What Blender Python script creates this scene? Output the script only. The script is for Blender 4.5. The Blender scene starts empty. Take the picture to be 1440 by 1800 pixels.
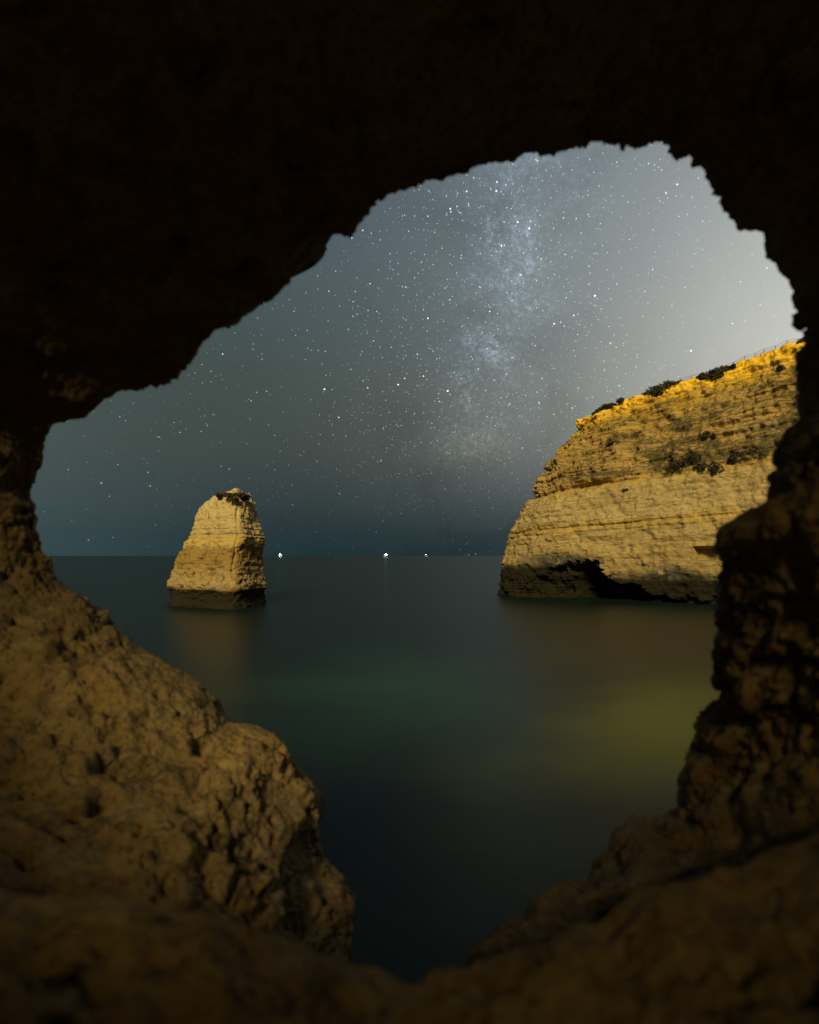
import bpy, math, random
import numpy as np

scene = bpy.context.scene
C = scene.collection
R = math.radians

# ------------------------------------------------------------------ camera
EYE = 8.0                       # camera height above the sea, metres
F = 1100.0                      # focal length in photo pixels (1440 x 1800)
HOR = 977.0                     # horizon row in the photograph
cam_data = bpy.data.cameras.new('camera')
cam = bpy.data.objects.new('camera', cam_data); C.objects.link(cam)
cam.location = (0, 0, EYE)
cam.rotation_euler = (R(90), 0, 0)
cam_data.sensor_fit = 'VERTICAL'
cam_data.sensor_height = 36.0
cam_data.sensor_width = 28.8
cam_data.lens = 36.0 * F / 1800.0
cam_data.shift_y = (HOR - 900.0) / 1800.0
cam_data.clip_start = 0.02
cam_data.clip_end = 90000
cam_data.dof.use_dof = True
cam_data.dof.focus_distance = 45
cam_data.dof.aperture_fstop = 1.05
scene.camera = cam
scene.render.resolution_x = 819; scene.render.resolution_y = 1024

# ------------------------------------------------------------------ light direction
SUN_AZ, SUN_EL = R(-8), R(28)   # behind the camera, a little to its left
TO_SUN = (math.sin(SUN_AZ) * math.cos(SUN_EL), -math.cos(SUN_AZ) * math.cos(SUN_EL), math.sin(SUN_EL))

# ------------------------------------------------------------------ world: moonlit air + town glow + milky way + stars
world = bpy.data.worlds.new('World'); scene.world = world
world.use_nodes = True
nt = world.node_tree; nt.nodes.clear()


class G:
    """tiny node-graph builder"""
    def __init__(self, tree): self.t = tree
    def n(self, typ, **kw):
        nd = self.t.nodes.new(typ)
        for k, v in kw.items(): setattr(nd, k, v)
        return nd
    def put(self, sock, v):
        if hasattr(v, 'is_output'): self.t.links.new(v, sock)
        else: sock.default_value = v
    def math(self, op, a, b=None, c=None, clamp=False):
        nd = self.n('ShaderNodeMath', operation=op, use_clamp=clamp)
        self.put(nd.inputs[0], a)
        if b is not None: self.put(nd.inputs[1], b)
        if c is not None: self.put(nd.inputs[2], c)
        return nd.outputs[0]
    def vmath(self, op, a, b=None):
        nd = self.n('ShaderNodeVectorMath', operation=op)
        self.put(nd.inputs[0], a)
        if b is not None: self.put(nd.inputs[1], b)
        return nd.outputs['Value'] if op in ('DOT_PRODUCT', 'LENGTH', 'DISTANCE') else nd.outputs[0]
    def rng(self, v, a, b, c=0.0, d=1.0, smooth=True):
        nd = self.n('ShaderNodeMapRange', interpolation_type='SMOOTHSTEP' if smooth else 'LINEAR')
        for s, x in zip(('Value', 'From Min', 'From Max', 'To Min', 'To Max'), (v, a, b, c, d)): self.put(nd.inputs[s], x)
        return nd.outputs[0]
    def mix(self, f, a, b, mode='MIX'):
        nd = self.n('ShaderNodeMix', data_type='RGBA', blend_type=mode)
        nd.clamp_factor = True
        self.put(nd.inputs[0], f); self.put(nd.inputs[6], a); self.put(nd.inputs[7], b)
        return nd.outputs[2]
    def noise(self, vec, scale, detail=4, rough=0.55, dist=0.0, lac=2.0):
        nd = self.n('ShaderNodeTexNoise')
        self.put(nd.inputs['Vector'], vec)
        for s, x in (('Scale', scale), ('Detail', detail), ('Roughness', rough), ('Distortion', dist), ('Lacunarity', lac)): self.put(nd.inputs[s], x)
        return nd.outputs[0]
    def scale(self, col, f):
        nd = self.n('ShaderNodeVectorMath', operation='SCALE')
        self.put(nd.inputs[0], col); self.put(nd.inputs['Scale'], f)
        return nd.outputs[0]
    def ramp(self, f, stops, interp='LINEAR'):
        nd = self.n('ShaderNodeValToRGB'); cr = nd.color_ramp; cr.interpolation = interp
        while len(cr.elements) < len(stops): cr.elements.new(0.5)
        for e, (p, c) in zip(cr.elements, stops): e.position = p; e.color = (*c, 1)
        self.put(nd.inputs[0], f)
        return nd.outputs[0]
    def mapping(self, vec, scale=(1, 1, 1), loc=(0, 0, 0), rot=(0, 0, 0)):
        nd = self.n('ShaderNodeMapping')
        self.put(nd.inputs[0], vec)
        nd.inputs['Scale'].default_value = scale; nd.inputs['Location'].default_value = loc; nd.inputs['Rotation'].default_value = rot
        return nd.outputs[0]
    def attr(self, name):
        return self.n('ShaderNodeAttribute', attribute_name=name).outputs['Fac']


def unit(v):
    v = np.array(v, float); return tuple(v / np.linalg.norm(v))


def pixdir(px, py): return unit(((px - 720) / F, 1.0, (HOR - py) / F))


g = G(nt)
D = g.n('ShaderNodeTexCoord').outputs['Generated']      # direction in the sky
D = g.vmath('NORMALIZE', D)
sep = g.n('ShaderNodeSeparateXYZ'); g.put(sep.inputs[0], D)
el = sep.outputs[2]
# general night-air colour by height above the horizon
base = g.ramp(g.math('MAXIMUM', el, 0.0), [(0.0, (0.008, 0.024, 0.030)), (0.035, (0.009, 0.025, 0.030)), (0.09, (0.023, 0.036, 0.037)),
              (0.16, (0.036, 0.048, 0.041)), (0.27, (0.043, 0.060, 0.053)), (0.40, (0.055, 0.082, 0.091)), (0.6, (0.070, 0.102, 0.126)), (1.0, (0.065, 0.090, 0.11))])
# town glow inland to the right: broad and soft
gl = g.vmath('DOT_PRODUCT', D, pixdir(1560, 640))
gl1 = g.math('POWER', g.math('MAXIMUM', gl, 0.0), 7.0)
gl2 = g.math('POWER', g.math('MAXIMUM', gl, 0.0), 26.0)
low = g.rng(el, -0.02, 0.24, 0.12, 1.0)
glow = g.vmath('ADD', g.scale((0.235, 0.245, 0.245), g.math('MULTIPLY', gl1, low)), g.scale((0.34, 0.315, 0.26), g.math('MULTIPLY', gl2, low)))
gl3 = g.math('POWER', g.math('MAXIMUM', g.vmath('DOT_PRODUCT', D, pixdir(-240, 860)), 0.0), 14.0)
glow = g.vmath('ADD', glow, g.scale((0.034, 0.048, 0.050), gl3))
# milky way: a great circle with noise
n_mw = unit(np.cross(pixdir(930, 280), pixdir(845, 780)))
off = g.vmath('DOT_PRODUCT', D, n_mw)
wob = g.math('MULTIPLY', g.math('SUBTRACT', g.noise(D, 4.0, 3), 0.5), 0.10)
off = g.math('ADD', off, wob)
core = g.math('POWER', 2.718, g.math('MULTIPLY', g.math('MULTIPLY', off, off), -230.0))
wide = g.math('POWER', 2.718, g.math('MULTIPLY', g.math('MULTIPLY', off, off), -26.0))
cl = g.rng(g.noise(D, 9.0, 7, 0.62, 0.6), 0.40, 0.72)
cl2 = g.rng(g.noise(g.mapping(D, loc=(3, 1, 7)), 22.0, 5, 0.65, 0.3), 0.42, 0.75)
fade = g.rng(el, 0.07, 0.24)
grain = g.math('ADD', 0.35, g.math('MULTIPLY', g.rng(g.noise(D, 150.0, 3, 0.8), 0.38, 0.70), 1.5))
mw = g.math('MULTIPLY', g.math('MULTIPLY', core, g.math('ADD', 0.16, g.math('ADD', g.math('MULTIPLY', g.math('MULTIPLY', cl, cl), 0.95), g.math('MULTIPLY', cl2, 0.50)))), fade)
mw = g.math('MULTIPLY', mw, grain)
warm = g.rng(el, 0.14, 0.38)
mwcol = g.mix(warm, (0.075, 0.070, 0.050, 1), (0.13, 0.165, 0.215, 1))
milky = g.scale(mwcol, mw)
# dust lanes darken a little beside the core
dust = g.math('SUBTRACT', 1.0, g.math('MULTIPLY', g.math('MULTIPLY', wide, g.rng(g.noise(g.mapping(D, loc=(9, 2, 4)), 6.5, 6, 0.6, 0.8), 0.45, 0.7)), 0.17))
# faint mottling of the whole sky
mot = g.math('ADD', 0.93, g.math('MULTIPLY', g.noise(D, 5.0, 5, 0.6), 0.14))


def stars(scale, radius, keep, gain, seed, band=0.0):
    p = g.mapping(D, loc=(seed * 1.37, seed * 2.11, seed * 0.73))
    v = g.n('ShaderNodeTexVoronoi', feature='F1', voronoi_dimensions='3D')
    g.put(v.inputs['Vector'], p); v.inputs['Scale'].default_value = scale
    dist = g.math('DIVIDE', v.outputs['Distance'], scale)
    dot = g.rng(dist, radius * 0.25, radius, 1.0, 0.0)
    rnd = g.n('ShaderNodeSeparateColor'); g.put(rnd.inputs[0], v.outputs['Color'])
    kept = g.math('LESS_THAN', rnd.outputs[0], g.math('ADD', g.math('MULTIPLY', wide, band), keep))
    mag = g.math('ADD', 0.10, g.math('POWER', rnd.outputs[1], 4.0))
    s = g.math('MULTIPLY', g.math('MULTIPLY', dot, kept), g.math('MULTIPLY', mag, gain))
    tint = g.mix(rnd.outputs[2], (0.66, 0.84, 1.0, 1), (1.0, 0.95, 0.82, 1))
    return g.scale(tint, s)


ext = g.math('MULTIPLY', g.rng(el, 0.03, 0.30, 0.10, 1.0), g.rng(gl2, 0.1, 0.9, 1.0, 0.45))
st = stars(66, 0.0016, 0.32, 2.3, 1.0, 0.35)
st = g.vmath('ADD', st, stars(110, 0.0013, 0.40, 1.7, 2.0, 0.6))
st = g.vmath('ADD', st, stars(165, 0.0012, 0.25, 0.8, 3.0, 0.8))
st = g.vmath('ADD', st, stars(30, 0.0019, 0.5, 2.0, 4.0, 0.2))
st = g.vmath('ADD', st, stars(230, 0.0010, 0.05, 1.0, 6.0, 0.9))
st = g.scale(st, ext)
sky = g.n('ShaderNodeTexSky', sky_type='NISHITA', sun_disc=False)
sky.sun_elevation = SUN_EL; sky.sun_rotation = math.atan2(TO_SUN[0], TO_SUN[1]) % (2 * math.pi)
moon = g.scale(sky.outputs[0], 0.0006)                   # the faint moonlit air
air = g.scale(g.scale(g.vmath('ADD', g.vmath('ADD', base, glow), milky), dust), mot)
total = g.vmath('ADD', g.vmath('ADD', air, moon), st)
bg = g.n('ShaderNodeBackground'); g.put(bg.inputs[0], total); bg.inputs[1].default_value = 1.0
g.put(g.n('ShaderNodeOutputWorld').inputs[0], bg.outputs[0])

# ------------------------------------------------------------------ the one distant light
sun_d = bpy.data.lights.new('sun', 'SUN')
sun_d.energy = 5.0
sun_d.angle = R(13)
sun_d.color = (1.0, 0.80, 0.37)
sun = bpy.data.objects.new('sun', sun_d); C.objects.link(sun)
sun.rotation_euler = (R(90) - SUN_EL, 0, math.atan2(TO_SUN[0], -TO_SUN[1]))
sun.location = (0, -20, 40)

scene.view_settings.view_transform = 'Standard'
scene.view_settings.look = 'None'
scene.view_settings.exposure = 0.0
scene.view_settings.gamma = 1.0
scene.render.engine = 'CYCLES'
scene.cycles.use_denoising = True
scene.cycles.max_bounces = 5
scene.cycles.diffuse_bounces = 4
scene.cycles.glossy_bounces = 2
scene.cycles.sample_clamp_indirect = 4.0

# ------------------------------------------------------------------ numpy noise


def _h(ix, iy, iz, seed):
    h = (ix.astype(np.uint32) * np.uint32(374761393) + iy.astype(np.uint32) * np.uint32(668265263)
         + iz.astype(np.uint32) * np.uint32(2147483647) + np.uint32((seed * 974634777) & 0xffffffff))
    h = (h ^ (h >> np.uint32(13))) * np.uint32(1274126177)
    h = (h ^ (h >> np.uint32(16))) * np.uint32(2246822519)
    return h ^ (h >> np.uint32(15))


def perlin(P, seed=0):
    P = np.asarray(P, np.float64)
    I = np.floor(P).astype(np.int64); f = (P - I).astype(np.float32)
    u = f * f * f * (f * (f * 6 - 15) + 10)
    out = 0
    for dx in (0, 1):
        for dy in (0, 1):
            for dz in (0, 1):
                h = _h(I[..., 0] + dx, I[..., 1] + dy, I[..., 2] + dz, seed)
                a = (h & np.uint32(1023)).astype(np.float32) / 511.5 - 1
                b = ((h >> np.uint32(10)) & np.uint32(1023)).astype(np.float32) / 511.5 - 1
                c = ((h >> np.uint32(20)) & np.uint32(1023)).astype(np.float32) / 511.5 - 1
                d = a * (f[..., 0] - dx) + b * (f[..., 1] - dy) + c * (f[..., 2] - dz)
                w = (u[..., 0] if dx else 1 - u[..., 0]) * (u[..., 1] if dy else 1 - u[..., 1]) * (u[..., 2] if dz else 1 - u[..., 2])
                out = out + d * w
    return out                      # about -0.8 .. 0.8


def fbm(P, octs, seed=0, gain=0.5, ridged=False):
    P = np.asarray(P, np.float64); s = 0; a = 1.0
    for o in range(octs):
        n = perlin(P * (2.03 ** o) + o * 17.3, seed + o)
        if ridged: n = 0.5 - 2 * np.abs(n)
        s = s + a * n; a *= gain
    return s


def worley(P, seed=0):
    """distance to the nearest cell point, and that cell's random number"""
    P = np.asarray(P, np.float64)
    I = np.floor(P).astype(np.int64); f = (P - I).astype(np.float32)
    best = np.full(P.shape[:-1], 9.0, np.float32); rid = np.zeros(P.shape[:-1], np.float32)
    for dx in (-1, 0, 1):
        for dy in (-1, 0, 1):
            for dz in (-1, 0, 1):
                h = _h(I[..., 0] + dx, I[..., 1] + dy, I[..., 2] + dz, seed)
                a = (h & np.uint32(1023)).astype(np.float32) / 1023
                b = ((h >> np.uint32(10)) & np.uint32(1023)).astype(np.float32) / 1023
                c = ((h >> np.uint32(20)) & np.uint32(1023)).astype(np.float32) / 1023
                d = (f[..., 0] - dx - a) ** 2 + (f[..., 1] - dy - b) ** 2 + (f[..., 2] - dz - c) ** 2
                m = d < best
                best = np.where(m, d, best); rid = np.where(m, (h >> np.uint32(3) & np.uint32(1023)).astype(np.float32) / 1023, rid)
    return np.sqrt(best), rid


def sstep(x, a, b):
    t = np.clip((x - a) / (b - a), 0, 1); return t * t * (3 - 2 * t)


def grid_normals(P, wrap_c=False, wrap_r=False):
    def dif(A, ax, wrap):
        if wrap: return np.roll(A, -1, ax) - np.roll(A, 1, ax)
        return np.gradient(A, axis=ax)
    n = np.cross(dif(P, 1, wrap_c), dif(P, 0, wrap_r))
    return n / np.maximum(np.linalg.norm(n, axis=-1, keepdims=True), 1e-9)


def smooth_normals(N, it):
    for _ in range(it):
        N = N + np.roll(N, 1, 0) + np.roll(N, -1, 0) + np.roll(N, 1, 1) + np.roll(N, -1, 1)
        N /= np.maximum(np.linalg.norm(N, axis=-1, keepdims=True), 1e-9)
    return N


def grid_mesh(name, P, mat, wrap_c=False, wrap_r=False, attrs=None, flip=False, parent=None, smooth=True, drop=None):
    r, c = P.shape[:2]
    idx = np.arange(r * c, dtype=np.int32).reshape(r, c)
    a = idx if wrap_r else idx[:-1]
    b = np.roll(idx, -1, 0) if wrap_r else idx[1:]
    if wrap_c: a2, b2 = np.roll(a, -1, 1), np.roll(b, -1, 1)
    else: a, a2, b, b2 = a[:, :-1], a[:, 1:], b[:, :-1], b[:, 1:]
    q = np.stack([a, a2, b2, b] if not flip else [a, b, b2, a2], -1).reshape(-1, 4)
    if drop is not None: q = q[~drop(P.reshape(-1, 3)[q].mean(1), q[:, 0] // c)]
    me = bpy.data.meshes.new(name)
    me.vertices.add(r * c); me.vertices.foreach_set('co', P.astype(np.float32).ravel())
    me.loops.add(q.size); me.loops.foreach_set('vertex_index', q.ravel())
    me.polygons.add(len(q)); me.polygons.foreach_set('loop_start', np.arange(0, q.size, 4, dtype=np.int32))
    me.polygons.foreach_set('use_smooth', np.full(len(q), smooth))
    me.update(calc_edges=True)
    for k, v in (attrs or {}).items():
        at = me.attributes.new(k, 'FLOAT', 'POINT'); at.data.foreach_set('value', v.astype(np.float32).ravel())
    me.materials.append(mat)
    o = bpy.data.objects.new(name, me); C.objects.link(o)
    if parent: o.parent = parent
    return o


def poly_mesh(name, verts, faces, mat, parent=None, smooth=False):
    me = bpy.data.meshes.new(name); me.from_pydata([tuple(v) for v in verts], [], faces)
    me.materials.append(mat)
    if smooth: me.polygons.foreach_set('use_smooth', [True] * len(me.polygons))
    me.update()
    o = bpy.data.objects.new(name, me); C.objects.link(o)
    if parent: o.parent = parent
    return o


def tag(o, label=None, cat=None, group=None, kind=None):
    for k, v in (('label', label), ('category', cat), ('group', group), ('kind', kind)):
        if v: o[k] = v
    return o


def empty(name, loc=(0, 0, 0), rz=0):
    o = bpy.data.objects.new(name, None); C.objects.link(o); o.location = loc; o.rotation_euler.z = rz
    o.empty_display_size = 0.3
    return o


def resample(pts, n):
    pts = np.array(pts, float)
    s = np.r_[0, np.cumsum(np.linalg.norm(np.diff(pts[:, :2], axis=0), axis=1))]
    t = np.linspace(0, s[-1], n)
    return np.stack([np.interp(t, s, pts[:, k]) for k in range(pts.shape[1])], -1)


def to_px(P):
    return 720 + F * P[..., 0] / P[..., 1], HOR - F * (P[..., 2] - EYE) / P[..., 1]


# ------------------------------------------------------------------ materials


def new_mat(name):
    m = bpy.data.materials.new(name); m.use_nodes = True
    t = m.node_tree; t.nodes.clear(); gg = G(t)
    b = gg.n('ShaderNodeBsdfPrincipled'); out = gg.n('ShaderNodeOutputMaterial')
    t.links.new(b.outputs[0], out.inputs[0])
    return m, gg, b


def bump(gg, b, h, strength, dist):
    nd = gg.n('ShaderNodeBump'); nd.inputs['Strength'].default_value = strength; nd.inputs['Distance'].default_value = dist
    gg.put(nd.inputs['Height'], h); gg.put(b.inputs['Normal'], nd.outputs[0])


def plain(name, col, rough=0.8, metal=0.0, var=0.15, sc=3.0):
    m, gg, b = new_mat(name)
    o = gg.n('ShaderNodeTexCoord').outputs['Object']
    f = gg.noise(o, sc, 5, 0.6)
    c2 = tuple(x * (1 - var * 2) for x in col)
    gg.put(b.inputs['Base Color'], gg.mix(f, (*col, 1), (*c2, 1)))
    b.inputs['Roughness'].default_value = rough; b.inputs['Metallic'].default_value = metal
    return m


def mat_cave(name='porous_cave_rock', bounce=False):
    m, gg, b = new_mat(name)
    p = gg.n('ShaderNodeTexCoord').outputs['Object']
    n1 = gg.noise(p, 1.3, 5, 0.6, 0.4)
    n2 = gg.noise(gg.mapping(p, (1, 1, 2.2)), 5.0, 6, 0.65)
    n3 = gg.noise(p, 28.0, 6, 0.7)
    c = gg.mix(gg.rng(n1, 0.35, 0.68), (0.195, 0.135, 0.060, 1), (0.255, 0.165, 0.062, 1))
    c = gg.mix(gg.rng(n2, 0.45, 0.72), c, (0.30, 0.225, 0.115, 1))
    c = gg.mix(gg.math('MULTIPLY', gg.rng(n3, 0.50, 0.68), 0.65), c, (0.085, 0.056, 0.025, 1))
    n4 = gg.noise(gg.mapping(p, loc=(5, 5, 5)), 3.2, 6, 0.72, 0.5)
    c = gg.mix(gg.math('MULTIPLY', gg.rng(n4, 0.52, 0.66), 0.75), c, (0.050, 0.037, 0.018, 1))
    n5 = gg.noise(gg.mapping(p, loc=(1, 7, 3)), 70.0, 3, 0.6)
    c = gg.mix(gg.math('MULTIPLY', gg.rng(n5, 0.58, 0.72), 0.5), c, (0.42, 0.34, 0.21, 1))
    if bounce:                                           # unseen pale area added at the back to bounce sunlight onto the ceiling
        sy = gg.n('ShaderNodeSeparateXYZ'); gg.put(sy.inputs[0], p)
        edge = gg.math('ADD', sy.outputs[1], gg.math('MULTIPLY', gg.math('SUBTRACT', n4, 0.5), 0.8))
        c = gg.mix(gg.rng(edge, 0.75, 0.35), c, gg.mix(n3, (0.46, 0.38, 0.25, 1), (0.62, 0.53, 0.37, 1)))
    gg.put(b.inputs['Base Color'], c)
    b.inputs['Roughness'].default_value = 0.95; b.inputs['Specular IOR Level'].default_value = 0.15
    v = gg.n('ShaderNodeTexVoronoi'); gg.put(v.inputs['Vector'], gg.vmath('ADD', p, gg.scale(gg.n('ShaderNodeTexNoise').outputs[1], 0.05))); v.inputs['Scale'].default_value = 26
    pit = gg.rng(v.outputs['Distance'], 0.0, 0.38, -1.0, 0.0)
    h = gg.math('ADD', gg.math('MULTIPLY', gg.noise(p, 16, 5, 0.68), 1.0), gg.math('MULTIPLY', pit, 0.45))
    bump(gg, b, h, 0.9, 0.035)
    return m


def mat_cliff():
    m, gg, b = new_mat('layered_limestone')
    p = gg.n('ShaderNodeTexCoord').outputs['Object']
    w = gg.attr('bed'); veg = gg.attr('scrub'); wet_dark = gg.attr('wet_dark'); grey = gg.attr('grey')
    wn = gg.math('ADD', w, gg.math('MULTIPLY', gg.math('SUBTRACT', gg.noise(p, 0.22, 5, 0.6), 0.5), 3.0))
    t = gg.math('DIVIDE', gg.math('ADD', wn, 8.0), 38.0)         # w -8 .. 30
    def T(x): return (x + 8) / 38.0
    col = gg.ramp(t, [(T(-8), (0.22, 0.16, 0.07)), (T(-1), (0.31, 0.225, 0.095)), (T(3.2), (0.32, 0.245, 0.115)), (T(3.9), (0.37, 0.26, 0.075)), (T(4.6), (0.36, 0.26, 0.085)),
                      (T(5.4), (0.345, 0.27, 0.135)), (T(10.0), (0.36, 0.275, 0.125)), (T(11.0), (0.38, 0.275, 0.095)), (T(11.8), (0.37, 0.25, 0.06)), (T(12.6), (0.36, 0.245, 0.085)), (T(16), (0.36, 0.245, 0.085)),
                      (T(19), (0.33, 0.22, 0.07)), (T(22), (0.38, 0.25, 0.06)), (T(24.4), (0.52, 0.33, 0.035)), (T(26.4), (0.86, 0.55, 0.028)), (T(30), (0.75, 0.40, 0.02))])  # crest stops: ochre soil with lamp glow painted into the colour
    lay = gg.n('ShaderNodeCombineXYZ')
    sp = gg.n('ShaderNodeSeparateXYZ'); gg.put(sp.inputs[0], p)
    gg.put(lay.inputs[0], gg.math('MULTIPLY', sp.outputs[0], 0.06)); gg.put(lay.inputs[1], gg.math('MULTIPLY', sp.outputs[1], 0.06)); gg.put(lay.inputs[2], w)
    bands = gg.noise(lay.outputs[0], 1.7, 5, 0.7)
    col = gg.mix(gg.math('MULTIPLY', gg.rng(bands, 0.50, 0.66), 0.62), col, (0.14, 0.085, 0.032, 1))
    col = gg.mix(gg.math('MULTIPLY', gg.rng(bands, 0.46, 0.32), 0.35), col, (0.46, 0.34, 0.17, 1))
    blot = gg.noise(p, 0.9, 7, 0.68, 0.4)
    col = gg.mix(gg.math('MULTIPLY', gg.rng(blot, 0.53, 0.68), 0.58), col, (0.125, 0.080, 0.030, 1))
    sv = gg.noise(gg.mapping(p, (1, 1, 0.14)), 0.9, 5, 0.65)
    col = gg.mix(gg.math('MULTIPLY', gg.rng(sv, 0.50, 0.70), 0.55), col, (0.20, 0.155, 0.085, 1))
    crk = gg.noise(gg.mapping(p, (1, 1, 3.2)), 0.55, 6, 0.7, 0.8)
    col = gg.mix(gg.math('MULTIPLY', gg.rng(gg.math('ABSOLUTE', gg.math('SUBTRACT', crk, 0.5)), 0.022, 0.0), 0.6), col, (0.09, 0.06, 0.025, 1))
    big = gg.noise(gg.mapping(p, loc=(4, 4, 4)), 0.14, 5, 0.6, 0.5)
    col = gg.mix(gg.math('MULTIPLY', gg.rng(big, 0.50, 0.66), 0.45), col, (0.215, 0.165, 0.085, 1))
    vn = gg.math('MULTIPLY', veg, gg.rng(gg.noise(p, 0.8, 6, 0.68), 0.30, 0.46))
    col = gg.mix(gg.math('MULTIPLY', vn, 0.93), col, gg.mix(gg.noise(p, 3.5, 4), (0.036, 0.033, 0.016, 1), (0.090, 0.072, 0.034, 1)))
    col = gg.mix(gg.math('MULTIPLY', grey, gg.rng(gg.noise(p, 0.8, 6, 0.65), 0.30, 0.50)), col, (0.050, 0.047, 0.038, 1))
    col = gg.mix(wet_dark, col, gg.mix(gg.noise(p, 0.7, 5), (0.005, 0.0045, 0.003, 1), (0.016, 0.012, 0.005, 1)))
    gg.put(b.inputs['Base Color'], col)
    b.inputs['Roughness'].default_value = 0.92; b.inputs['Specular IOR Level'].default_value = 0.2
    h = gg.math('ADD', gg.noise(p, 1.5, 5, 0.72), gg.math('MULTIPLY', bands, 0.7))
    bump(gg, b, h, 0.85, 0.5)
    return m


def mat_stack():
    m, gg, b = new_mat('sea_stack_limestone')
    p = gg.n('ShaderNodeTexCoord').outputs['Object']
    z = gg.attr('bed'); wet_dark = gg.attr('wet_dark'); pock = gg.attr('pock')
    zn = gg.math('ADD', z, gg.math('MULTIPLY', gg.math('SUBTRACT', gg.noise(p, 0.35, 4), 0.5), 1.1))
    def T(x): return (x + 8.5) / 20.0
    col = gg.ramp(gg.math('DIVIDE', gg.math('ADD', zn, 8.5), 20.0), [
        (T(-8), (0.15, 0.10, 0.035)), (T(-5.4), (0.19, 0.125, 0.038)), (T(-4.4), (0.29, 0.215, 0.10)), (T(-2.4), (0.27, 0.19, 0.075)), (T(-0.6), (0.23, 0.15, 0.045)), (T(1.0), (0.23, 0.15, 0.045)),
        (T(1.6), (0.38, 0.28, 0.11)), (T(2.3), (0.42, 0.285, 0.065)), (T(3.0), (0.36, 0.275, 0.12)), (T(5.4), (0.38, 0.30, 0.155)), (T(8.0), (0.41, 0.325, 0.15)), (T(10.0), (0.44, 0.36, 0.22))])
    lay = gg.n('ShaderNodeCombineXYZ'); sp = gg.n('ShaderNodeSeparateXYZ'); gg.put(sp.inputs[0], p)
    gg.put(lay.inputs[0], gg.math('MULTIPLY', sp.outputs[0], 0.05)); gg.put(lay.inputs[1], gg.math('MULTIPLY', sp.outputs[1], 0.05)); gg.put(lay.inputs[2], z)
    bands = gg.noise(lay.outputs[0], 2.4, 5, 0.7)
    col = gg.mix(gg.math('MULTIPLY', gg.rng(bands, 0.54, 0.70), 0.5), col, (0.17, 0.11, 0.035, 1))
    blot = gg.noise(p, 0.8, 7, 0.68, 0.5)
    col = gg.mix(gg.math('MULTIPLY', gg.math('MULTIPLY', gg.rng(blot, 0.50, 0.66), 0.80), gg.rng(z, 3.5, 0.5, 0.35, 1.0)), col, (0.12, 0.07, 0.02, 1))
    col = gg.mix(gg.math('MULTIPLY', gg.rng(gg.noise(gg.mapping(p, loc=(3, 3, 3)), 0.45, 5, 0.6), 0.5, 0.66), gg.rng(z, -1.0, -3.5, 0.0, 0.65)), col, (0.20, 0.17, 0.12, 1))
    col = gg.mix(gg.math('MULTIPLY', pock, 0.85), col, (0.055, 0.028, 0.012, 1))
    col = gg.mix(wet_dark, col, gg.mix(gg.noise(p, 0.8, 5), (0.007, 0.006, 0.003, 1), (0.022, 0.017, 0.007, 1)))
    gg.put(b.inputs['Base Color'], col)
    b.inputs['Roughness'].default_value = 0.92; b.inputs['Specular IOR Level'].default_value = 0.2
    h = gg.math('ADD', gg.noise(p, 1.6, 5, 0.74), gg.math('MULTIPLY', bands, 0.5))
    bump(gg, b, h, 0.85, 0.42)
    return m


def mat_sea():
    m, gg, b = new_mat('night_sea_water')
    p = gg.n('ShaderNodeTexCoord').outputs['Object']
    wp = gg.vmath('ADD', p, gg.scale(gg.vmath('SUBTRACT', gg.n('ShaderNodeTexNoise').outputs[1], (0.5, 0.5, 0.5)), 0.0))
    nz = gg.n('ShaderNodeTexNoise'); gg.put(nz.inputs['Vector'], p); nz.inputs['Scale'].default_value = 0.07; nz.inputs['Detail'].default_value = 6; nz.inputs['Roughness'].default_value = 0.6
    wp = gg.vmath('ADD', p, gg.scale(gg.vmath('SUBTRACT', nz.outputs[1], (0.5, 0.5, 0.5)), 16.0))
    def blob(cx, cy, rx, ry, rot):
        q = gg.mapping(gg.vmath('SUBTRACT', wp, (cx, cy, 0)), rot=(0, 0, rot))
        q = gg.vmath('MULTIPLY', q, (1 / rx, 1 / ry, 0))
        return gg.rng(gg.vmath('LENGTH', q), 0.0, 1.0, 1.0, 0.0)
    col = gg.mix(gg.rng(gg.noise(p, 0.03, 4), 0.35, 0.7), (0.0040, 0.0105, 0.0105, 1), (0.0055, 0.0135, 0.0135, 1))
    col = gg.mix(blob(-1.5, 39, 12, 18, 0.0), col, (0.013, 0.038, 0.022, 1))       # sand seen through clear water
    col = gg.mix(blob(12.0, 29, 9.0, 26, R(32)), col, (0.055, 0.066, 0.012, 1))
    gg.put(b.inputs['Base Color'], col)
    b.inputs['Roughness'].default_value = 0.37
    b.inputs['IOR'].default_value = 1.22
    b.inputs['Specular Tint'].default_value = (0.02, 0.02, 0.02, 1)
    h = gg.math('ADD', gg.noise(gg.mapping(p, (0.5, 1, 1)), 0.35, 3), gg.math('MULTIPLY', gg.noise(gg.mapping(p, (0.4, 1, 1)), 1.8, 3), 0.25))
    bump(gg, b, h, 0.12, 0.25)
    return m


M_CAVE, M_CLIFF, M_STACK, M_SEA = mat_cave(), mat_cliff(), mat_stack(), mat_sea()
M_FLOOR = mat_cave('cave_floor_rock_and_bounce', True)
M_LEAF = plain('dark_scrub_leaves', (0.024, 0.021, 0.009), 0.8, sc=2.0)
M_LEAF2 = plain('grey_olive_leaves', (0.10, 0.085, 0.035), 0.85, sc=2.0)
M_STEM = plain('shrub_stem_wood', (0.07, 0.045, 0.025), 0.9)
M_WOOD = plain('weathered_fence_wood', (0.13, 0.085, 0.05), 0.85, sc=6)

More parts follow.
